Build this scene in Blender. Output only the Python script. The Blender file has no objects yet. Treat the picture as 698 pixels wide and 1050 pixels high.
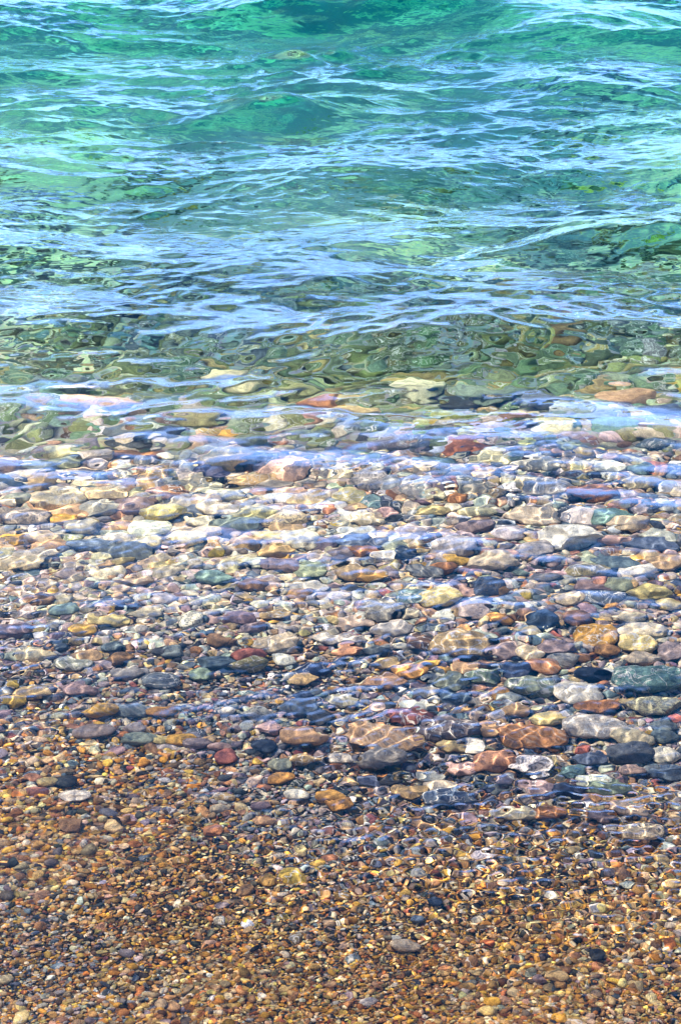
import bpy, bmesh, math, random
import numpy as np
from mathutils import Vector

random.seed(11)
rng = np.random.default_rng(11)
scene = bpy.context.scene
COL = scene.collection
R = math.radians

# ------------------------------------------------------------------ camera, sky, sun, exposure
CAM_H, PITCH, VFOV = 1.6, 26.0, 32.0
cam_data = bpy.data.cameras.new('camera')
cam_data.sensor_fit = 'VERTICAL'
cam_data.sensor_height = 36.0
cam_data.lens = 18.0 / math.tan(R(VFOV / 2))
cam_data.clip_start, cam_data.clip_end = 0.05, 3000
cam = bpy.data.objects.new('camera', cam_data)
cam.location = (0, 0, CAM_H)
cam.rotation_euler = (R(90 - PITCH), 0, 0)
COL.objects.link(cam)
scene.camera = cam

SUN_DIR = Vector((-0.50, 0.30, 0.80)).normalized()      # towards the sun: left, a little ahead, high
SUN_EL = math.asin(SUN_DIR.z)
SUN_ROT = math.atan2(SUN_DIR.x, SUN_DIR.y)
world = bpy.data.worlds.new('World')
scene.world = world
world.use_nodes = True
wn, wl = world.node_tree.nodes, world.node_tree.links
bg = wn['Background']
sky = wn.new('ShaderNodeTexSky')
sky.sky_type = 'NISHITA'
sky.sun_disc = False
sky.sun_elevation = SUN_EL
sky.sun_rotation = SUN_ROT
sky.air_density, sky.dust_density, sky.ozone_density = 1.0, 1.0, 2.5
CLOUD = (6.2, 11.8, 27.0, 1)
# thin bluish cloud and haze in the sky: brighter patches, mostly low over the sea
tc = wn.new('ShaderNodeTexCoord')
mp = wn.new('ShaderNodeMapping'); mp.inputs['Scale'].default_value = (1.6, 1.6, 4.0)
cn = wn.new('ShaderNodeTexNoise'); cn.inputs['Scale'].default_value = 1.5; cn.inputs['Detail'].default_value = 3; cn.inputs['Roughness'].default_value = 0.6
cr = wn.new('ShaderNodeValToRGB'); cr.color_ramp.elements[0].position = 0.55; cr.color_ramp.elements[1].position = 0.80
cm = wn.new('ShaderNodeMix'); cm.data_type = 'RGBA'; cm.blend_type = 'MIX'
cm.inputs['B'].default_value = CLOUD
wl.new(tc.outputs['Generated'], mp.inputs['Vector']); wl.new(mp.outputs['Vector'], cn.inputs['Vector'])
sx = wn.new('ShaderNodeSeparateXYZ'); wl.new(tc.outputs['Generated'], sx.inputs[0])
lowr = wn.new('ShaderNodeMapRange'); lowr.inputs['From Min'].default_value = 0.18; lowr.inputs['From Max'].default_value = 0.56
lowr.inputs['To Min'].default_value = 0.33; lowr.inputs['To Max'].default_value = -0.06; lowr.clamp = True
wl.new(sx.outputs['Z'], lowr.inputs['Value'])
ad = wn.new('ShaderNodeMath'); ad.operation = 'ADD'; wl.new(cn.outputs['Fac'], ad.inputs[0]); wl.new(lowr.outputs['Result'], ad.inputs[1])
sea = wn.new('ShaderNodeMapRange'); sea.inputs['From Min'].default_value = 0.1; sea.inputs['From Max'].default_value = 0.7; wl.new(sx.outputs['Y'], sea.inputs['Value'])
mu = wn.new('ShaderNodeMath'); mu.operation = 'MULTIPLY'
wl.new(ad.outputs[0], cr.inputs['Fac']); wl.new(cr.outputs['Color'], mu.inputs[0]); wl.new(sea.outputs['Result'], mu.inputs[1]); wl.new(mu.outputs[0], cm.inputs['Factor'])
hs = wn.new('ShaderNodeHueSaturation'); hs.inputs['Saturation'].default_value = 1.6; wl.new(sky.outputs['Color'], hs.inputs['Color']); wl.new(hs.outputs['Color'], cm.inputs['A']); wl.new(cm.outputs['Result'], bg.inputs['Color'])
bg.inputs['Strength'].default_value = 0.10

sun_data = bpy.data.lights.new('sun', 'SUN')
sun_data.energy = 5.0
sun_data.angle = R(0.5)
sun_data.color = (1.0, 0.93, 0.80)
sun_data.cycles.is_caustics_light = True                # the water bends the sunlight into real caustics
sun = bpy.data.objects.new('sun', sun_data)
sun.rotation_euler = (-SUN_DIR).to_track_quat('-Z', 'Y').to_euler()
sun.location = SUN_DIR * 50
COL.objects.link(sun)

scene.view_settings.view_transform = 'Standard'
scene.view_settings.look = 'None'
scene.view_settings.gamma = 1
scene.view_settings.use_curve_mapping = False
scene.view_settings.exposure = 1.2
scene.render.engine = 'CYCLES'
cy = scene.cycles
cy.use_denoising = True
cy.max_bounces = 10; cy.diffuse_bounces = 3; cy.glossy_bounces = 3; cy.transmission_bounces = 8; cy.volume_bounces = 0
cy.caustics_refractive = True; cy.caustics_reflective = True
cy.sample_clamp_indirect = 40.0
cy.blur_glossy = 1.0

# ------------------------------------------------------------------ helpers
F_PX = 525.0 / math.tan(R(VFOV / 2))                    # photo pixels per radian (photo is 698 x 1050)
BED_Y = np.array([-40, -3, 0, 1.3, 1.7, 2.5, 3.2, 3.9, 4.6, 6.0, 8.0, 12, 20, 60, 400.])
BED_Z = np.array([5.0, .62, .16, -.004, -.036, -.090, -.152, -.255, -.42, -.80, -1.25, -1.9, -2.7, -5, -14.])

def bed_z(x, y):
    """height of the sea bed (metres; mean water level is 0)"""
    z = np.interp(y, BED_Y, BED_Z)
    return z + 0.012 * np.sin(2.1 * x + 1.3 * y + .7) * np.clip((y - 1.9) / 1.5, 0.15, 2) + 0.006 * np.sin(5.3 * x - 3.7 * y)

def at(px, py):
    """photo pixel -> point on the sea bed, through a calm water surface; also the distance in air and the two viewing angles"""
    u, v = (px - 349) / F_PX, (525 - py) / F_PX
    p = R(PITCH)
    d = np.array([u, math.cos(p) + v * math.sin(p), -math.sin(p) + v * math.cos(p)])
    d /= np.linalg.norm(d)
    t = CAM_H / -d[2]
    s = d * t; s[2] = 0
    hor = d[:2] / 1.333
    dz = -math.sqrt(max(1 - hor @ hor, 1e-6))
    w = np.array([hor[0], hor[1], dz])
    q = s + np.array([0, 0, CAM_H]) * 0
    lam = 0.0
    for _ in range(30):
        pnt = np.array([s[0], s[1], 0]) + w * lam
        lam += (pnt[2] - bed_z(pnt[0], pnt[1])) / -dz * 0.8
    pnt = np.array([s[0], s[1], 0]) + w * lam
    return pnt, t, math.asin(-d[2]), math.asin(-dz)

def mesh_from(name, verts, faces, smooth=True):
    me = bpy.data.meshes.new(name)
    nv, nf, k = len(verts), len(faces), faces.shape[1]
    me.vertices.add(nv); me.vertices.foreach_set('co', np.ascontiguousarray(verts, dtype=np.float32).ravel())
    me.loops.add(nf * k); me.loops.foreach_set('vertex_index', np.ascontiguousarray(faces, dtype=np.int32).ravel())
    me.polygons.add(nf); me.polygons.foreach_set('loop_start', np.arange(0, nf * k, k, dtype=np.int32))
    me.polygons.foreach_set('use_smooth', np.full(nf, smooth, dtype=bool))
    me.update(calc_edges=True)
    return me

def link(name, me, mat=None, **props):
    o = bpy.data.objects.new(name, me)
    if mat: me.materials.append(mat)
    for k, v in props.items(): o[k] = v
    COL.objects.link(o)
    o.cycles.is_caustics_receiver = True
    return o

def ico(sub):
    bm = bmesh.new(); bmesh.ops.create_icosphere(bm, subdivisions=sub, radius=1)
    v = np.array([x.co[:] for x in bm.verts]); f = np.array([[w.index for w in q.verts] for q in bm.faces]); bm.free()
    return v, f

def noise2(x, y, seed, n=14, lo=0.6, hi=3.0):
    """smooth value in about -1..1 made of random plane waves (frequencies in cycles per metre)"""
    r = np.random.default_rng(seed); out = 0
    for _ in range(n):
        a = r.uniform(0, 2 * math.pi); f = 2 * math.pi * r.uniform(lo, hi)
        out = out + np.sin(f * (x * math.cos(a) + y * math.sin(a)) + r.uniform(0, 6.28))
    return out / math.sqrt(n / 2) * 0.6

# ------------------------------------------------------------------ materials
def nodes(mat):
    mat.use_nodes = True
    t = mat.node_tree
    return t.nodes, t.links, t.nodes['Principled BSDF']

def stone_material(name, source, pattern):
    """source: 'object' takes the object's own colour, 'attribute' the colour stored on each stone of a mass"""
    m = bpy.data.materials.new(name); n, l, p = nodes(m)
    if source == 'object':
        c = n.new('ShaderNodeObjectInfo'); colour = c.outputs['Color']; rnd = c.outputs['Random']
    else:
        c = n.new('ShaderNodeAttribute'); c.attribute_name = 'stone_colour'; colour = c.outputs['Color']; rnd = c.outputs['Alpha']
    g = n.new('ShaderNodeNewGeometry') if source != 'object' else n.new('ShaderNodeTexCoord')
    vec = g.outputs['Position'] if source != 'object' else g.outputs['Object']
    off = n.new('ShaderNodeVectorMath'); off.operation = 'ADD'
    ml = n.new('ShaderNodeMath'); ml.operation = 'MULTIPLY'; ml.inputs[1].default_value = 37.0
    l.new(rnd, ml.inputs[0]); l.new(vec, off.inputs[0]); l.new(ml.outputs[0], off.inputs[1])
    vec = off.outputs[0]
    def noise(scale, detail=4, rough=.6, dist=0):
        q = n.new('ShaderNodeTexNoise'); q.inputs['Scale'].default_value = scale; q.inputs['Detail'].default_value = detail
        q.inputs['Roughness'].default_value = rough; q.inputs['Distortion'].default_value = dist
        l.new(vec, q.inputs['Vector']); return q.outputs['Fac']
    def ramp(fac, p0, c0, p1, c1):
        q = n.new('ShaderNodeValToRGB'); e = q.color_ramp.elements
        e[0].position, e[0].color, e[1].position, e[1].color = p0, (*c0, 1), p1, (*c1, 1)
        l.new(fac, q.inputs['Fac']); return q.outputs['Color']
    def mix(fac, a, b, mode='MIX'):
        q = n.new('ShaderNodeMix'); q.data_type = 'RGBA'; q.blend_type = mode
        for s, v in (('Factor', fac), ('A', a), ('B', b)):
            if hasattr(v, 'is_linked') : l.new(v, q.inputs[s])
            elif s == 'Factor': q.inputs[s].default_value = v
            else: q.inputs[s].default_value = (*v, 1)
        return q.outputs['Result']
    big = noise(45 if source == 'object' else 60, 5)
    out = mix(1.0, colour, ramp(big, .3, (.55, .53, .53), .7, (1.32, 1.3, 1.25)), 'MULTIPLY')
    fine = noise(420, 3, .7)
    out = mix(1.0, out, ramp(fine, .35, (.62, .62, .65), .65, (1.22, 1.22, 1.2)), 'MULTIPLY')
    if pattern == 'banded':
        w = n.new('ShaderNodeTexWave'); w.inputs['Scale'].default_value = 38; w.inputs['Distortion'].default_value = 6
        w.inputs['Detail'].default_value = 3; w.inputs['Detail Scale'].default_value = .6; w.bands_direction = 'DIAGONAL'
        l.new(vec, w.inputs['Vector'])
        patchy = n.new('ShaderNodeMath'); patchy.operation = 'MULTIPLY'
        l.new(ramp(w.outputs['Fac'], .50, (0, 0, 0), .95, (.9, .9, .9)), patchy.inputs[0]); l.new(ramp(noise(30, 4, .6), .38, (0, 0, 0), .62, (.75, .75, .75)), patchy.inputs[1])
        out = mix(patchy.outputs[0], out, mix(.5, out, (.55, .50, .42)))
    if pattern in ('veined', 'some'):
        v = noise(28, 3, .5, 1.2)
        a = n.new('ShaderNodeMath'); a.operation = 'SUBTRACT'; a.inputs[1].default_value = .5; l.new(v, a.inputs[0])
        b = n.new('ShaderNodeMath'); b.operation = 'ABSOLUTE'; l.new(a.outputs[0], b.inputs[0])
        fac = ramp(b.outputs[0], .006, (.8, .8, .8), .022, (0, 0, 0))
        if pattern == 'some':
            gt = n.new('ShaderNodeMath'); gt.operation = 'GREATER_THAN'; gt.inputs[1].default_value = .62; l.new(rnd, gt.inputs[0])
            fm = n.new('ShaderNodeMath'); fm.operation = 'MULTIPLY'; l.new(fac, fm.inputs[0]); l.new(gt.outputs[0], fm.inputs[1]); fac = fm.outputs[0]
        out = mix(fac, out, (.66, .62, .54))
    if pattern == 'speckled':
        v = n.new('ShaderNodeTexVoronoi'); v.inputs['Scale'].default_value = 330; l.new(vec, v.inputs['Vector'])
        sep = n.new('ShaderNodeSeparateColor'); l.new(v.outputs['Color'], sep.inputs[0])
        out = mix(ramp(sep.outputs[0], .68, (0, 0, 0), .74, (.7, .7, .7)), out, (.10, .09, .085))
    l.new(out, p.inputs['Base Color'])
    p.inputs['Roughness'].default_value = .55
    p.inputs['IOR'].default_value = 1.15          # wet stone in water: hardly any gloss of its own
    bp = n.new('ShaderNodeBump'); bp.inputs['Strength'].default_value = .35; bp.inputs['Distance'].default_value = .002
    l.new(noise(160, 5, .65), bp.inputs['Height']); l.new(bp.outputs['Normal'], p.inputs['Normal'])
    return m

M_STONE = {k: stone_material('stone_' + k, 'object', k) for k in ('plain', 'banded', 'veined', 'speckled')}
M_PEBBLES = stone_material('small_pebbles', 'attribute', 'some')
M_GRAVEL = stone_material('gravel', 'attribute', 'plain')

def bed_material():
    m = bpy.data.materials.new('sea_bed_sand'); n, l, p = nodes(m)
    g = n.new('ShaderNodeNewGeometry')
    a = n.new('ShaderNodeTexNoise'); a.inputs['Scale'].default_value = 1.1; a.inputs['Detail'].default_value = 6; a.inputs['Roughness'].default_value = .65
    b = n.new('ShaderNodeTexVoronoi'); b.inputs['Scale'].default_value = 70
    l.new(g.outputs['Position'], a.inputs['Vector']); l.new(g.outputs['Position'], b.inputs['Vector'])
    r = n.new('ShaderNodeValToRGB'); e = r.color_ramp.elements
    e[0].position, e[0].color = .46, (.21, .24, .23, 1); e[1].position, e[1].color = .62, (.80, .72, .36, 1)
    l.new(a.outputs['Fac'], r.inputs['Fac'])
    s = n.new('ShaderNodeMix'); s.data_type = 'RGBA'; s.blend_type = 'MULTIPLY'; s.inputs['Factor'].default_value = .35
    l.new(r.outputs['Color'], s.inputs['A']); l.new(b.outputs['Color'], s.inputs['B'])
    gv = n.new('ShaderNodeTexVoronoi'); gv.inputs['Scale'].default_value = 130; l.new(g.outputs['Position'], gv.inputs['Vector'])
    gs = n.new('ShaderNodeSeparateColor'); l.new(gv.outputs['Color'], gs.inputs[0])
    gr = n.new('ShaderNodeValToRGB'); ge = gr.color_ramp.elements
    ge[0].color = (.06, .045, .04, 1); ge[1].color = (.50, .40, .26, 1)
    for ps, cc in ((.3, (.22, .12, .05, 1)), (.55, (.38, .24, .09, 1)), (.75, (.30, .22, .15, 1))):
        ge.new(ps).color = cc
    l.new(gs.outputs[0], gr.inputs['Fac'])
    px_ = n.new('ShaderNodeSeparateXYZ'); l.new(g.outputs['Position'], px_.inputs[0])
    nr = n.new('ShaderNodeMapRange'); nr.inputs['From Min'].default_value = 3.0; nr.inputs['From Max'].default_value = 4.2; l.new(px_.outputs['Y'], nr.inputs['Value'])
    fm = n.new('ShaderNodeMix'); fm.data_type = 'RGBA'; l.new(nr.outputs['Result'], fm.inputs['Factor']); l.new(gr.outputs['Color'], fm.inputs['A']); l.new(s.outputs['Result'], fm.inputs['B'])
    l.new(fm.outputs['Result'], p.inputs['Base Color']); p.inputs['Roughness'].default_value = .9
    p.inputs['IOR'].default_value = 1.1
    return m

def water_material(fine=False):
    m = bpy.data.materials.new('open_sea_water' if fine else 'sea_water'); n, l, p = nodes(m)
    n.remove(p)
    g = n.new('ShaderNodeBsdfGlass'); g.inputs['IOR'].default_value = 1.333; g.inputs['Roughness'].default_value = 0
    g.inputs['Color'].default_value = (1, 1, 1, 1)
    l.new(g.outputs[0], n['Material Output'].inputs['Surface'])
    if fine:            # small wind ripples, too fine for the mesh of the open sea
        geo = n.new('ShaderNodeNewGeometry'); h = None
        for ang, sc, dist in ((9, 11, .9), (-14, 19, .6), (4, 34, .4)):
            mp_ = n.new('ShaderNodeMapping'); mp_.inputs['Rotation'].default_value = (0, 0, R(ang)); mp_.inputs['Scale'].default_value = (.42, 1.0, .5)
            t = n.new('ShaderNodeTexNoise'); t.inputs['Scale'].default_value = sc; t.inputs['Detail'].default_value = 2; t.inputs['Distortion'].default_value = dist
            l.new(geo.outputs['Position'], mp_.inputs['Vector']); l.new(mp_.outputs['Vector'], t.inputs['Vector'])
            a = n.new('ShaderNodeMath'); a.operation = 'MULTIPLY_ADD'; a.inputs[1].default_value = 11.0 / sc
            l.new(t.outputs['Fac'], a.inputs[0])
            if h: l.new(h, a.inputs[2])
            h = a.outputs[0]
        s = n.new('ShaderNodeSeparateXYZ'); l.new(geo.outputs['Position'], s.inputs[0])
        f = n.new('ShaderNodeMapRange'); f.inputs['From Min'].default_value = 3.95; f.inputs['From Max'].default_value = 5.2
        f.inputs['To Max'].default_value = 1.0; l.new(s.outputs['Y'], f.inputs['Value'])
        b = n.new('ShaderNodeBump'); b.inputs['Distance'].default_value = .009
        l.new(f.outputs['Result'], b.inputs['Strength']); l.new(h, b.inputs['Height']); l.new(b.outputs['Normal'], g.inputs['Normal'])
    return m

def deep_water_material():
    """green sea water: takes away the red first, then the blue"""
    m = bpy.data.materials.new('deep_sea_water'); n, l, p = nodes(m)
    n.remove(p)
    v = n.new('ShaderNodeVolumeAbsorption'); v.inputs['Color'].default_value = WATER_COL; v.inputs['Density'].default_value = WATER_DENS
    l.new(v.outputs[0], n['Material Output'].inputs['Volume'])
    return m
WATER_COL, WATER_DENS = (0.34, 0.86, 0.90, 1), 0.72      # absorption per metre = (1 - colour) * density
SPLIT_Y = 3.85                                          # the tinted body of water starts beyond this line

# ------------------------------------------------------------------ sea bed
def build_bed():
    ys = np.concatenate([np.linspace(-40, 0, 30), np.linspace(0.1, 14, 260), np.geomspace(14.5, 400, 60)])
    us = np.linspace(-1, 1, 181)
    half = np.where(ys < 14, 9.0, 9 + (ys - 14) * 1.2)
    X = us[None, :] * half[:, None]; Y = np.repeat(ys[:, None], len(us), 1)
    Z = bed_z(X, Y) - .004
    far = np.clip((Y - 4.5) / 3, 0, 1)
    Z = Z + far * .10 * noise2(X, Y, 5, 16, .15, .8)
    ny, nx = X.shape
    i = np.arange(ny * nx).reshape(ny, nx)
    f = np.stack([i[:-1, :-1], i[:-1, 1:], i[1:, 1:], i[1:, :-1]], -1).reshape(-1, 4)
    o = link('sea_bed', mesh_from('sea_bed', np.stack([X, Y, Z], -1).reshape(-1, 3), f), bed_material(), kind='structure',
         label='sandy sea bed sloping away under the clear water', category='sea bed')
    o.cycles.is_caustics_receiver = False
build_bed()

# ------------------------------------------------------------------ water
def build_water():
    # rows close together near the shore and far apart out at sea
    y, ys = 1.15, []
    while y < 14:
        ys.append(y); y += 0.0027 * max(1, (y / 2.0)) ** 1.2
    ys = np.array(ys + list(np.geomspace(y, 400, 120)))
    us = np.linspace(-1, 1, 1101)
    out = 1 + np.geomspace(.003, 7, 36)
    us = np.concatenate([-out[::-1], us, out])
    half = 0.40 + ys * 0.30
    X = us[None, :] * half[:, None]; Y = np.repeat(ys[:, None], len(us), 1)
    ny, nx = X.shape
    cell = half[:, None] * np.maximum(np.abs(np.gradient(us)), .0018)[None, :]
    H = np.zeros_like(X); DX = np.zeros_like(X); DY = np.zeros_like(X)
    r = np.random.default_rng(23)
    def ramp(v, y0, y1): 
        t = np.clip((v - y0) / (y1 - y0), 0, 1); return t * t * (3 - 2 * t)
    # swell that steepens towards the shore: single crests at given distances, a little bent
    for (y0, amp, wid, slant, bend) in SWELLS:
        yc = y0 + slant * X + bend * 1.6 * np.sin(X * 1.7 + y0) + .08 * noise2(X, 0 * X, int(y0 * 100), 6, .3, 1.2)
        d = (Y - yc) / wid
        # steep towards the shore, long towards the sea
        d = np.where(d < 0, d * 1.35, d * .75)
        H += amp * np.exp(-d * d) * np.clip(.9 + (.75 if y0 < 4 else .45) * noise2(X, Y * .3, int(y0 * 37), 8, .3, 1.1), 0.1, 1.7)
    groups = [  # count, wavelength range, rms slope by distance, spread of direction (deg), sharpness
        (26, .28, .90, SL_CHOP, 26, .9),
        (44, .10, .30, SL_WAVELET, 30, .8),
        (44, .040, .11, SL_RIPPLE, 48, .5),
        (44, .013, .032, SL_CAPILLARY, 90, 0),
        (24, .0125, .022, ([1, 10], [.16, .16]), 45, 0),
    ]
    for gi, (cnt, l0, l1, slopes, spread, sharp) in enumerate(groups):
        sl = np.interp(Y, slopes[0], slopes[1])
        mod = np.clip(1 + .55 * noise2(X, Y, 71 + gi, 12, .3 if gi < 2 else .5, 1.0 if gi < 2 else 2.2), .15, 2.0)
        if gi == 3:      # capillary ripples live in patches, chiefly at the lower right
            patch = noise2(X, Y * .6, 99, 12, .6, 1.8) * .5 + ramp(X, -.05, .42) * ramp(-Y, -2.55, -2.25) * .7
            mod = np.clip(.85 + patch, .4, 2.1)
        if gi == 4:      # fine wash ripples running in over the gravel at the right, and two faint touches of them elsewhere
            wash = ramp(X, .08, .30) * ramp(-Y, -2.42, -2.28) * ramp(Y, 1.93, 2.05)
            wash = wash + .6 * np.exp(-((X - .17) / .08) ** 2 - ((Y - 1.90) / .05) ** 2) + .5 * np.exp(-((X + .02) / .12) ** 2 - ((Y - 2.05) / .05) ** 2)
            mod = np.clip(wash * (.75 + .6 * noise2(X, Y, 131, 12, 1.5, 4)), 0, 1.4)
        for k in range(cnt):
            lam = l0 * (l1 / l0) ** r.uniform(0, 1)
            a = R(-90 + r.normal(0, spread * .6) + 6)
            kx, ky = math.cos(a), math.sin(a)
            w = 2 * math.pi / lam
            ph = w * (kx * X + ky * Y) + r.uniform(0, 6.28)
            res = np.clip((lam / np.maximum(cell, 1e-6) - 4) / 6, 0, 1)          # leave out what the mesh cannot hold
            A = sl * mod * res * math.sqrt(2 / cnt) / w
            H += A * np.cos(ph)
            DX -= sharp * A * kx * np.sin(ph); DY -= sharp * A * ky * np.sin(ph)
    # thin film at the edge of the land: keep the water under a centimetre there
    calm = ramp(Y, 1.15, 1.9)
    H *= .25 + .75 * calm
    XYZ = np.stack([X + DX, Y + DY, H], -1)
    cut = int(np.searchsorted(ys, SPLIT_Y + .06))
    for name, part, lab in (('water', XYZ[:cut + 1], 'clear shallow water rippling over the pebbles'), ('open_water', XYZ[cut:], 'green blue open sea with small waves')):
        ny, nx = part.shape[:2]
        i = np.arange(ny * nx).reshape(ny, nx)
        f = np.stack([i[:-1, :-1], i[:-1, 1:], i[1:, 1:], i[1:, :-1]], -1).reshape(-1, 4)
        o = link(name, mesh_from(name, part.reshape(-1, 3), f), None, kind='structure', label=lab, category='sea')
        o.data.materials.append(water_material(name == 'open_water'))
        o.cycles.is_caustics_receiver = False
        o.cycles.is_caustics_caster = name == 'water'
#          y0    height width slant bend
SWELLS = [(3.43, .009, .12, -.30, .03), (3.76, .012, .15, -.06, .06), (4.24, .070, .24, -.02, .03), (4.95, .045, .24, .06, .08), (5.75, .055, .34, -.05, .10), (6.75, .065, .42, .06, .1),
          (8.25, .13, .50, .03, .12), (10.3, .12, .8, -.05, .2), (13.5, .14, 1.2, .03, .3)]
SL_CHOP = ([1.2, 3.2, 3.9, 4.6, 9, 40], [.004, .016, .045, .12, .16, .16])
SL_WAVELET = ([1.2, 2.4, 3.3, 3.9, 4.3, 5, 12], [.008, .014, .021, .066, .095, .15, .17])
SL_RIPPLE = ([1.2, 2.0, 3.0, 3.6, 4.2, 6, 10], [.02, .03, .03, .05, .10, .13, .13])
SL_CAPILLARY = ([1.2, 1.8, 2.4, 2.8, 3.5, 4.5, 6], [.05, .075, .060, .052, .045, .05, .0])
build_water()

def build_deep_water():
    """the body of tinted water under the surface of the open sea: a closed wedge from the shallows out to the horizon"""
    # cross-section from the shallows outwards: (distance, top, bottom, half width)
    S = [(SPLIT_Y, -.26, -.9, 9), (4.9, -.09, -1.4, 10), (420, -.09, -30, 440)]
    V, F = [], []
    for y, t, b, w in S:
        V += [(-w, y, t), (w, y, t), (w, y, b), (-w, y, b)]
    F.append((3, 2, 1, 0))
    for k in (0, 4):
        for j in range(4):
            F.append((k + j, k + (j + 1) % 4, k + 4 + (j + 1) % 4, k + 4 + j))
    F.append((8, 9, 10, 11))
    F = np.array(F)
    o = link('deep_water', mesh_from('deep_water', np.array(V, float), F, False), deep_water_material(), kind='structure',
             label='green body of deeper sea water away from the shore', category='sea')
    o.cycles.is_caustics_receiver = False
build_deep_water()

# ------------------------------------------------------------------ stones
PAL = dict(cream=(.60, .50, .34), white=(.78, .72, .61), pale=(.52, .49, .43), grey=(.33, .32, .29), tan=(.47, .32, .17), beige=(.47, .40, .30),
           ochre=(.52, .32, .07), yellow=(.60, .48, .22), rust=(.36, .17, .075), orange=(.52, .27, .08), salmon=(.58, .29, .17), pink=(.52, .35, .29),
           mauve=(.33, .25, .235), purple=(.20, .16, .165), brown=(.24, .14, .08), maroon=(.24, .09, .07), red=(.36, .14, .10), slate=(.14, .17, .19),
           blue=(.11, .15, .21), navy=(.035, .05, .09), dark=(.05, .055, .06), teal=(.16, .25, .25), green=(.20, .24, .18), olive=(.26, .24, .13))

def shape_stones(V, n, r, ang=.5):
    """n stone shapes from the unit sphere V: low bumps plus a few worn flat faces"""
    P = np.repeat(V[None], n, 0)
    for _ in range(3):
        k = r.normal(0, 1.5, (n, 1, 3)); ph = r.uniform(0, 6.28, (n, 1))
        P = P * (1 + .075 * np.sin((P * k).sum(-1) + ph))[..., None]
    for _ in range(5):
        q = r.normal(0, 1, (n, 1, 3)); q /= np.linalg.norm(q, axis=-1, keepdims=True)
        d = r.uniform(.62, .98, (n, 1))
        over = np.maximum(0, (P * q).sum(-1) - d)
        P = P - q * (over * ang * 1.5)[..., None]
    return P


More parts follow.
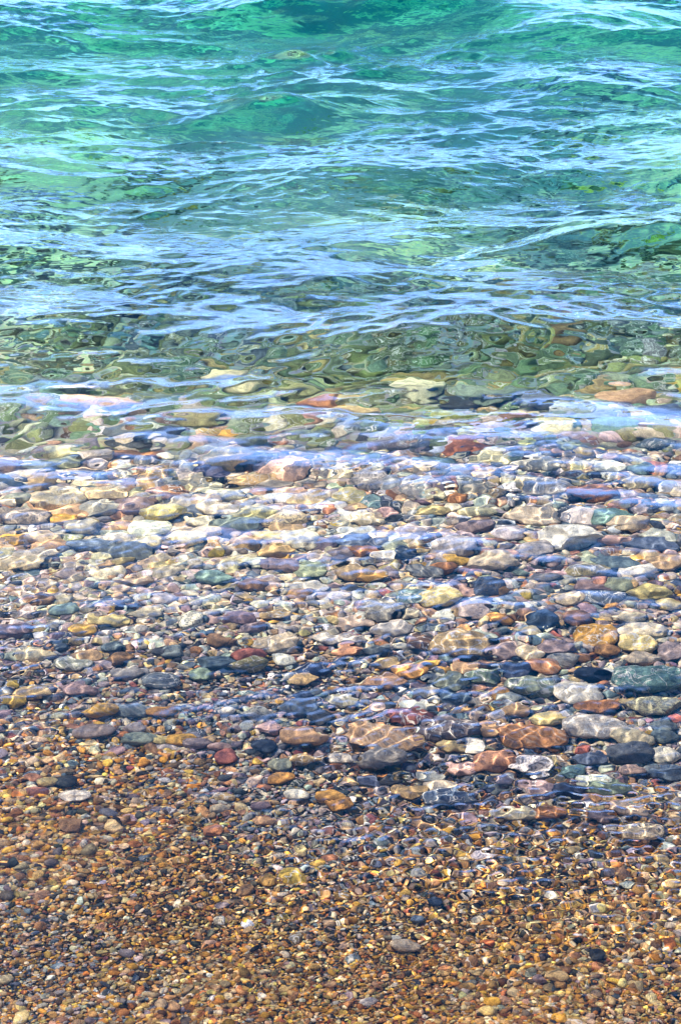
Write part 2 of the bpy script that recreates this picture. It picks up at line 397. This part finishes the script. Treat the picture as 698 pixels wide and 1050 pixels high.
# ------------------------------------------------------------------ the large pebbles, one object each
# place and size as seen in the photograph (pixels of 698 x 1050), colour, pattern (p plain, b banded, v veined, s speckled); '*' + phrase: a landmark
PEBBLES = '''
68 468 28 13 cream p|97 470 30 13 pale v|130 466 27 15 brown p|157 467 21 12 rust p|66 478 32 14 green p|43 483 26 14 slate p
60 515 40 21 beige v *large pinkish beige stone near the left edge|107 510 33 16 cream p|135 522 33 19 mauve p|24 533 42 20 grey s *grey mottled stone at the left edge|64 535 26 15 ochre p|82 544 26 16 grey p
168 530 34 17 yellow v|155 546 32 22 white v *lumpy whitish stone among cream ones|12 556 22 12 ochre p|41 553 32 10 cream p|128 569 42 14 slate p *long dark slate pebble|107 573 18 11 cream p|21 579 38 15 beige b|38 573 34 12 grey p
103 524 42 11 grey p|90 562 32 10 blue p|5 517 18 9 pale p|19 513 22 11 grey b|129 542 32 12 tan p|122 557 30 13 pale p|148 561 26 14 cream p|75 488 22 8 cream p|30 489 22 7 cream p
233 476 42 18 cream b|290 484 42 14 pink p|259 493 38 15 tan v|282 499 30 15 grey p|227 508 36 14 pale p|211 516 26 14 cream p|224 525 32 15 pale b|287 512 24 9 white p *small white flat pebble between grey ones|314 516 30 10 cream p
258 533 40 14 olive p|292 537 32 19 cream s|241 542 38 16 slate p|209 537 30 12 pale p|183 547 26 10 pale p|211 550 26 19 cream p|193 556 28 17 cream v|308 556 30 21 white p *chunky cream white stone|278 555 30 12 yellow p|251 560 24 12 tan p
283 569 28 13 yellow p|262 579 20 10 white p|289 583 32 15 purple p|317 588 24 18 green p|220 596 30 13 teal p *blue green oval pebble|347 569 24 18 beige p|259 453 28 16 green p|234 444 18 9 ochre p|179 505 20 17 brown v
462 444 30 11 pale p *pale greenish oval pebble farthest from shore|381 496 30 18 pale s|361 513 28 18 yellow v *pale yellow blocky stone|383 517 20 16 teal v|397 525 16 10 pink p|442 524 34 9 yellow p|465 519 16 14 cream p|469 510 18 10 rust p|490 525 32 10 cream p
376 535 30 14 cream v|364 547 32 12 white p|424 545 32 16 white v *long white pebble with pale veins|363 561 30 15 blue p|392 562 28 14 blue b *blue pebble with pale bands|349 571 24 18 purple p|372 570 26 13 rust p|464 564 38 20 pale p|415 570 20 16 navy b
435 588 32 13 slate b *striped slate and white pebble|451 584 24 11 rust p|469 577 22 10 ochre p|393 573 19 12 white p|504 579 42 20 cream p *lumpy cream tan stone|366 590 36 16 yellow p|381 594 28 12 orange v *orange streaked flat stone|446 476 36 11 teal p|518 548 16 12 white p|488 543 32 14 purple p
624 483 26 11 white p *bright white pebble far out on the right|653 483 20 13 teal p|661 498 38 10 olive p|549 480 38 10 pale p|604 509 44 15 rust p *reddish brown slab|564 506 48 17 grey v|545 531 46 11 cream b|592 530 26 7 white p|646 538 34 11 cream p|627 531 32 9 teal p
630 557 30 14 pink p *pinkish egg shaped pebble|522 549 26 14 pale v|549 565 30 19 grey p|585 556 54 28 white v *big white ridged stone|667 561 42 11 blue p *deep blue long pebble|675 551 30 10 pale b|653 589 33 15 white p|603 588 38 13 olive v|634 581 44 14 slate p|684 581 32 16 tan p
521 503 22 7 white p|661 447 24 9 cream p|583 464 22 11 green p|693 507 14 10 cream p|138 598 30 11 beige p|168 617 28 11 pale p|67 627 28 12 teal p|28 630 18 11 white p *small white angular pebble at far left|112 639 38 9 yellow p
85 649 28 14 ochre p *yellow tan rounded pebble on the left|37 674 38 13 cream p|115 666 22 11 slate p|124 678 26 13 brown p|89 675 30 12 tan p|75 684 36 13 grey v|82 710 38 13 mauve p|33 714 36 10 yellow p *flat yellow pebble at far left|15 722 22 10 ochre p
165 702 38 18 slate v *veined slate stone on the left|103 734 36 15 ochre b *ochre pebble with wavy bands|135 733 36 13 slate b|165 734 28 13 orange p *smooth orange ochre oval|130 694 32 8 grey p|170 670 26 11 dark p|15 650 36 15 purple p|150 632 30 9 beige p|260 603 28 12 brown p
194 640 26 17 white s *white angular stone|308 613 24 12 orange b *small orange ribbed pebble|318 606 38 15 pale p|283 633 30 10 tan v|283 664 44 20 cream v *large cream veined stone|290 679 24 12 white p *bright white egg pebble|255 674 34 13 maroon p *maroon flat pebble|254 685 40 17 olive v|223 684 36 16 blue p
205 694 22 13 green p|320 689 30 16 navy v|176 671 24 13 slate p|224 660 24 14 brown p|347 639 20 10 yellow p|232 734 16 8 white p *tiny white oval pebble|265 737 32 13 grey s|307 731 36 19 blue s|329 740 24 16 dark p|311 716 20 9 navy p|312 700 28 11 tan p|339 657 32 9 white p|245 638 30 13 mauve p
451 617 42 21 yellow v *lumpy pale yellow stone|424 614 34 18 teal v|392 629 38 22 grey s|361 640 38 15 cream v|401 648 42 14 pale b|487 630 30 16 pale p|430 661 28 20 brown v|469 665 58 30 tan v *largest tan grey stone|492 656 32 20 pale p|515 670 32 16 mauve p|355 657 34 10 pale p|357 669 30 13 salmon p
385 669 26 12 slate p|420 692 32 16 orange p|393 702 40 16 salmon v *salmon orange stone|462 703 32 21 green p *dark green oval pebble|493 698 32 17 green v|477 689 28 14 tan p|511 714 19 13 orange p *bright orange pebble|466 720 30 11 blue p|352 723 32 13 cream v|420 740 40 19 maroon v *dark red stone with a pale cap
426 728 30 11 white p|438 714 28 10 beige p|443 698 16 14 slate p|510 636 24 14 orange p|397 683 24 14 tan p|419 632 20 10 cream p|455 634 20 12 white p|479 609 20 16 pink p|500 605 34 20 navy s|584 618 30 13 cream p *smooth cream pebble with a bright top|665 612 42 18 yellow p *yellow cream sunlit stone
607 605 40 14 purple p|620 617 42 15 slate v|633 603 28 15 green p|686 624 26 14 yellow p|544 650 18 15 cream p|561 645 16 12 white p|555 640 30 20 navy p|591 637 28 15 brown p|610 656 42 27 ochre v *lumpy yellow brown stone|645 638 32 15 beige p|657 651 46 10 cream p
654 664 38 18 yellow v|622 670 24 12 rust p *rust orange pebble|658 679 34 14 cream p|542 672 28 17 cream v|569 668 36 15 purple p|557 686 32 15 rust b|577 679 32 11 grey p|686 671 26 18 mauve p|664 702 70 31 teal v *big teal slab|544 708 48 21 green v *pale green streaked stone|591 716 44 25 pale v *pale grey stone with a white star of veins
608 695 38 16 navy p|672 729 52 15 cream s *long speckled cream stone|612 729 42 11 rust p|529 733 24 14 tan p|560 741 34 12 yellow p|693 740 14 9 red p|529 692 28 18 navy p|623 691 16 9 white p|673 690 24 11 salmon p|626 625 18 8 orange p|97 753 40 12 mauve p|143 760 34 11 green p
139 750 22 10 pale p|77 819 30 12 white p|50 805 20 10 yellow p|68 804 22 12 dark p|35 800 18 10 salmon p|72 849 22 14 brown p|165 761 18 10 yellow p|311 762 44 20 tan p *large plain tan stone|271 769 24 14 navy p *near black rounded pebble|232 779 22 14 red p *red angular pebble|225 769 22 10 pink p
185 761 30 12 ochre p|203 765 28 11 purple p|287 787 22 14 green p|313 783 30 14 tan v|276 751 22 12 pink p|289 800 26 10 orange p|304 819 24 12 white p|338 821 28 14 orange p *orange tan pebble near the gravel|219 854 18 12 rust p|268 830 20 10 purple p
394 763 74 24 tan b *longest tan stone with pale bands|392 783 48 22 grey b|462 752 60 17 purple v *long purple grey stone|460 769 28 13 yellow p|486 769 20 15 white p|505 784 42 20 salmon p|441 799 26 11 pale p|473 790 28 10 pink p|500 752 24 15 tan p|379 803 26 10 blue p|402 803 20 10 dark p
350 781 26 11 pale p|459 822 48 11 blue v *long low blue grey pebble|451 810 34 12 cream p|348 827 28 14 orange p|420 815 36 14 tan p|544 760 66 25 rust b *rust orange triangular stone|610 751 64 23 pale v *broad pale grey stone with white top|647 762 40 17 cream p|645 778 44 20 slate p|678 778 32 15 white v
544 790 40 21 white s *bright white block|603 782 34 16 blue p|585 794 26 14 teal p|649 794 26 11 pink p|684 795 36 16 blue p|623 810 44 14 green p|611 805 34 8 white p|529 838 36 12 cream p *flat cream pebble in rippled water|618 841 26 12 purple p|657 859 42 18 cream s *pale stone under ripples at lower right|645 833 36 14 cream p
680 750 26 12 slate p|682 759 28 13 slate p|560 837 34 11 rust b|580 813 32 14 navy p|554 813 38 17 mauve v|570 1005 20 12 tan p *smooth tan pebble on the gravel at bottom right|553 1007 14 8 mauve p|612 982 15 12 dark p *black pebble in the rippled gravel|415 973 28 11 beige p *long beige pebble on the golden gravel|445 928 14 10 navy p *black pebble on the golden gravel|428 945 12 8 blue p
427 390 44 32 cream p *pale stone seen through the green wave|100 421 66 15 pink p *broad pinkish slab under the dark water|235 388 46 22 cream p|300 395 40 16 olive p|325 415 36 16 rust p|360 420 40 14 yellow p|500 400 60 24 green p|470 412 40 16 dark p|560 412 48 18 slate p|640 405 50 20 tan p|60 395 44 18 green p|165 405 40 16 slate p|130 448 36 14 slate p|200 432 34 14 olive p|610 435 36 14 green p|680 425 40 18 slate p|530 436 32 12 brown p
'''
WORD = dict(cream='cream', white='white', pale='pale grey', grey='grey', tan='tan', beige='beige', ochre='ochre', yellow='yellowish', rust='rust brown', orange='orange', salmon='salmon', pink='pinkish',
            mauve='mauve', purple='purple', brown='brown', maroon='maroon', red='red', slate='slate grey', blue='dark blue', navy='blackish', dark='charcoal', teal='teal', green='greenish', olive='olive')
PAT = {'p': '', 'b': 'banded ', 'v': 'veined ', 's': 'speckled '}
PATTERN = {'p': 'plain', 'b': 'banded', 'v': 'veined', 's': 'speckled'}
FOOT = []            # ground taken by the large pebbles: x, y, half length, half depth, turn

def read_pebbles():
    out = []
    for rec in PEBBLES.replace('\n', '|').split('|'):
        rec = rec.strip()
        if not rec: continue
        a, _, land = rec.partition('*')
        t = a.split()
        out.append([float(t[0]), float(t[1]), float(t[2]), float(t[3]), t[4], t[5], land.strip()])
    return out

def pebble_labels(P):
    """say what sets each pebble apart: its look, then what it lies beside"""
    land = [p for p in P if p[6]]
    labels, seen = [], {}
    def side(p, q):
        dx, dy = p[0] - q[0], (p[1] - q[1]) * 1.5
        if abs(dx) > 2.2 * abs(dy): s = 'left of' if dx < 0 else 'right of'
        elif abs(dy) > 2.2 * abs(dx): s = 'behind' if dy < 0 else 'in front of'
        else: s = ('behind and left of' if dx < 0 else 'behind and right of') if dy < 0 else ('in front and left of' if dx < 0 else 'in front and right of')
        return s
    for p in P:
        if p[6]:
            l = p[6]
            near = sorted((q for q in land if q is not p), key=lambda q: (p[0] - q[0]) ** 2 + (1.8 * (p[1] - q[1])) ** 2)
            for q in near[:4]:
                more = l + ' ' + side(p, q) + ' the ' + q[6]
                if len(l.split()) < 8 and len(more.split()) <= 16:
                    l = more
                    break
        else:
            size = 'small ' if p[2] < 23 else 'large ' if p[2] > 39 else ''
            r = p[3] / p[2]
            shape = 'flat ' if r < .34 else 'rounded ' if r > .58 else 'oval '
            look = size + PAT[p[5]] + WORD[p[4]] + ' ' + shape + 'pebble '
            near = sorted(land, key=lambda q: (p[0] - q[0]) ** 2 + (1.8 * (p[1] - q[1])) ** 2)
            for q in near[:6]:
                l = look + side(p, q) + ' the ' + q[6]
                if l not in seen and len(l.split()) <= 16: break
        seen[l] = 1
        labels.append(l)
    return labels

def build_large_pebbles():
    r = np.random.default_rng(77)
    V, F = ico(4)
    P = read_pebbles()
    labels = pebble_labels(P)
    for p, lab in zip(P, labels):
        px, py, w, h, col, pat, _ = p
        q, t, dep, depw = at(px, py)
        k = t / F_PX
        a = w * k * ((.75 if px < 350 else .68) if py < 600 else .58)
        c = a * r.uniform(.38, .55) if h / w > .4 else a * r.uniform(.26, .36)
        need = (h * k / 2 / math.sin(dep)) ** 2 - (c / math.tan(depw)) ** 2
        b = min(max(math.sqrt(max(need, 0)), .55 * a), 1.2 * a)
        yaw = r.normal(0, .16)
        S = shape_stones(V, 1, r, r.uniform(.4, .95))[0]
        for f_, am in ((4, .018), (9, .008)):           # small unevenness of a worn stone
            kk = r.normal(0, f_, (3, 3)); ph = r.uniform(0, 6.28, 3)
            S = S * (1 + am * np.sin(S @ kk.T + ph).sum(-1))[:, None]
        lo, hi = S.min(0), S.max(0)
        S = (S - (lo + hi) / 2) / ((hi - lo) / 2) * np.array([a, b, c])
        o = link('pebble', mesh_from('pebble', S, F), M_STONE[PATTERN[pat]])
        o['label'], o['category'], o['group'] = lab, 'pebble', 'large pebbles on the sea bed'
        o.rotation_euler = (r.normal(.05, .06), r.normal(0, .07), yaw)
        o.location = (q[0], q[1], bed_z(q[0], q[1]) + c * .75 + .006)
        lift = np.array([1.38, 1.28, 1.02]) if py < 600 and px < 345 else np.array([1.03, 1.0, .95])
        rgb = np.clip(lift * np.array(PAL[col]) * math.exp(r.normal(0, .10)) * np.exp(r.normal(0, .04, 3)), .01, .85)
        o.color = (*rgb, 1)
        o.cycles.is_caustics_receiver = bool(q[1] < SPLIT_Y)
        FOOT.append((q[0], q[1], a, b, yaw))
build_large_pebbles()

def free_ground(x, y, shrink=.86):
    """which of the points are not under a large pebble"""
    ok = np.ones(len(x), bool)
    for fx, fy, a, b, yaw in FOOT:
        dx, dy = x - fx, y - fy
        c, s = math.cos(yaw), math.sin(yaw)
        ok &= ((c * dx + s * dy) / a) ** 2 + ((-s * dx + c * dy) / b) ** 2 > shrink ** 2
    return ok
def stone_mass(name, mat, xs, ys, zs, size, cols, sub, r, label, category, coarse=None):
    """one mesh of many little stones; each keeps its own colour; the coarse ones get fewer faces"""
    coarse = np.zeros(len(xs), bool) if coarse is None else coarse
    pts, tris, tint, base = [], [], [], 0
    for pick, lev in ((~coarse, sub), (coarse, max(1, sub - 1))):
        if not pick.any(): continue
        V, F = ico(lev); n = int(pick.sum()); nv = len(V); sz = size[pick]
        P = shape_stones(V, n, r, .5 if sub > 2 else .95)
        el = r.uniform(.95, 1.6, n); fl = r.uniform(.38, .75, n)
        P = P * (np.stack([sz * el, sz / np.sqrt(el), sz * fl], -1) * .5)[:, None, :]
        for a, i, j in ((r.normal(0, .22, n), 1, 2), (r.normal(0, .22, n), 2, 0), (r.normal(0, .7, n), 0, 1)):
            c, s = np.cos(a)[:, None], np.sin(a)[:, None]
            u, w = P[..., i].copy(), P[..., j].copy()
            P[..., i] = c * u - s * w; P[..., j] = s * u + c * w
        P += np.stack([xs[pick], ys[pick], zs[pick]], -1)[:, None, :]
        pts.append(P.reshape(-1, 3)); tris.append((F[None] + (base + np.arange(n) * nv)[:, None, None]).reshape(-1, 3)); base += n * nv
        tint.append(np.repeat(np.concatenate([cols[pick], r.uniform(0, 1, (n, 1))], 1), nv, 0))
    me = mesh_from(name, np.concatenate(pts), np.concatenate(tris))
    at_ = me.attributes.new('stone_colour', 'FLOAT_COLOR', 'POINT')
    at_.data.foreach_set('color', np.concatenate(tint).astype(np.float32).ravel())
    return link(name, me, mat, kind='stuff', label=label, category=category)

def pick_colours(names, weights, n, r, var=.22):
    w = np.array(weights, float); w /= w.sum()
    idx = r.choice(len(names), n, p=w)
    c = np.array([PAL[k] for k in names])[idx]
    return np.clip(c * np.exp(r.normal(0, var, (n, 1))) * np.exp(r.normal(0, .07, (n, 3))), .015, .85)

G_NAMES = ['tan', 'ochre', 'rust', 'brown', 'orange', 'beige', 'cream', 'white', 'purple', 'slate', 'dark', 'maroon', 'grey', 'yellow', 'mauve']
G_NEAR = [26, 24, 9, 9, 6, 8, 14, 8, 3, 2, 11, 1, 2, 12, 1]
G_MID = [15, 4, 6, 12, .5, 13, 9, 4, 10, 13, 9, 1.5, 13, 1, 10]
G_FAR = [12, 1, 2, 5, 0, 18, 18, 6, 2, 10, 4, 0, 16, 1, 3]

def scatter(y0, y1, halfw, pitch, r):
    xs, ys = [], []
    y = y0
    while y < y1:
        s = pitch(y); hw = halfw(y)
        x = np.arange(-hw, hw, s)
        xs.append(x + r.uniform(-.5, .5, len(x)) * s); ys.append(np.full(len(x), y) + r.uniform(-.5, .5, len(x)) * s)
        y += s * .9
    return np.concatenate(xs), np.concatenate(ys)

def build_gravel():
    r = np.random.default_rng(3)
    halfw = lambda y: .20 * y + .62
    gsz = lambda y: np.interp(y, [1.2, 1.9, 2.3, 2.8, 3.4, 4.2], [.0047, .0053, .0072, .0115, .018, .026])
    x, y = scatter(1.15, SPLIT_Y - .05, halfw, lambda v: float(gsz(v)) * .80, r)
    ok = free_ground(x, y, .8); x, y = x[ok], y[ok]
    n = len(x)
    size = gsz(y) * np.exp(r.normal(0, .36, n)) * (1 + .22 * noise2(x, y, 28, 10, .8, 3))
    mid = np.clip(np.clip((y - 2.15 + .18 * noise2(x, y, 8, 8, .5, 1.5)) / .5, 0, 1) + .45 * np.clip(noise2(x, y, 18, 10, .8, 2.6) + .1, 0, 1.3), 0, 1); far = np.clip((y - 3.2) / .6, 0, 1)
    c = pick_colours(G_NAMES, G_NEAR, n, r, .42) * np.array([1.06, .85, .57])
    cm_ = pick_colours(G_NAMES, G_MID, n, r); cf = pick_colours(G_NAMES, G_FAR, n, r)
    u = r.uniform(0, 1, n)
    c = np.where((u < mid)[:, None], cm_, c); c = np.where((r.uniform(0, 1, n) < far)[:, None], cf, c)
    pale = (x < .15) & (y > 2.85) & (r.uniform(0, 1, n) < .6)
    c[pale] = pick_colours(['cream', 'beige', 'pale', 'tan', 'grey'], [4, 5, 2, 2, 2], int(pale.sum()), r, .2)
    z = bed_z(x, y) + r.uniform(-.1, .35, n) * size
    print('gravel', n)
    stone_mass('gravel', M_GRAVEL, x, y, z, size, c, 2, r, 'golden brown and dark gravel covering the shallow sea bed', 'gravel', np.abs(x) > .20 * y + .17)
build_gravel()

def build_pebbles():
    r = np.random.default_rng(4)
    # mid-sized pebbles lying between the large ones, and the stony ground farther out
    halfw = lambda y: .20 * y + .62
    psz = lambda y: np.interp(y, [1.2, 2.0, 2.35, 2.8, 3.2, 3.8, 5, 7, 9], [.010, .0125, .017, .023, .035, .045, .058, .14, .22])
    dens = lambda v: float(psz(v)) * float(np.interp(v, [1.5, 2.2, 2.6, 3.2, 4, 4.8, 6, 9], [3.8, 2.4, 1.5, 1.0, .9, 1.0, 1.6, 2.8]))
    x, y = scatter(1.6, 9.0, halfw, dens, r)
    ok = free_ground(x, y, .95); x, y = x[ok], y[ok]
    n = len(x); size = psz(y) * np.exp(r.normal(0, .28, n)) * np.where((x < .15) & (y > 2.95) & (y < 3.7), 1.25, 1)
    mid = np.clip((y - 2.1) / .5, 0, 1); far = np.clip((y - 2.75 + .12 * noise2(x, y, 9, 8, .5, 1.5)) / .4, 0, 1)
    c = pick_colours(G_NAMES, G_NEAR, n, r); cm_ = pick_colours(G_NAMES, G_MID, n, r); cf = pick_colours(G_NAMES, G_FAR, n, r)
    c = np.where((r.uniform(0, 1, n) < mid)[:, None], cm_, c); c = np.where((r.uniform(0, 1, n) < far)[:, None], cf, c)
    left = (x < .12 - (y - 3) * .1) & (y > 2.85) & (y < SPLIT_Y) & (r.uniform(0, 1, n) < .75)
    c[left] = pick_colours(['cream', 'beige', 'pale', 'olive', 'grey', 'tan'], [6, 5, 2, 1.5, 2, 2], int(left.sum()), r, .18) * np.array([1.25, 1.18, 1.0])
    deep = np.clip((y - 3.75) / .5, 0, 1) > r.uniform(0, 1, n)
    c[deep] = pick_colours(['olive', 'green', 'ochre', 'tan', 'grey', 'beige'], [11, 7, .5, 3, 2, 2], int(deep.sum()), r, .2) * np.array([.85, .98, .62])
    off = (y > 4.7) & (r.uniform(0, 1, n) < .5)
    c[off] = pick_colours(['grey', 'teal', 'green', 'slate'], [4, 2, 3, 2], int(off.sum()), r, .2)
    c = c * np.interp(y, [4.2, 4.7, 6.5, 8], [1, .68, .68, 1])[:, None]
    z = bed_z(x, y) + (r.uniform(-.1, .2, n) - np.interp(y, [2.4, 2.7, 3.0, 3.2], [0, .35, .3, .12])) * size
    print('pebbles', n)
    near = y < SPLIT_Y
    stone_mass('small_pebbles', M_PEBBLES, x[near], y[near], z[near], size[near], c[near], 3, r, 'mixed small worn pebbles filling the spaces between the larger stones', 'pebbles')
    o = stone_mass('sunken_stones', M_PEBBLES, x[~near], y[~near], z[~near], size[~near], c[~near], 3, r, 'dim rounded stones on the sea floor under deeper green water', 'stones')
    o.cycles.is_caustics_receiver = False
build_pebbles()
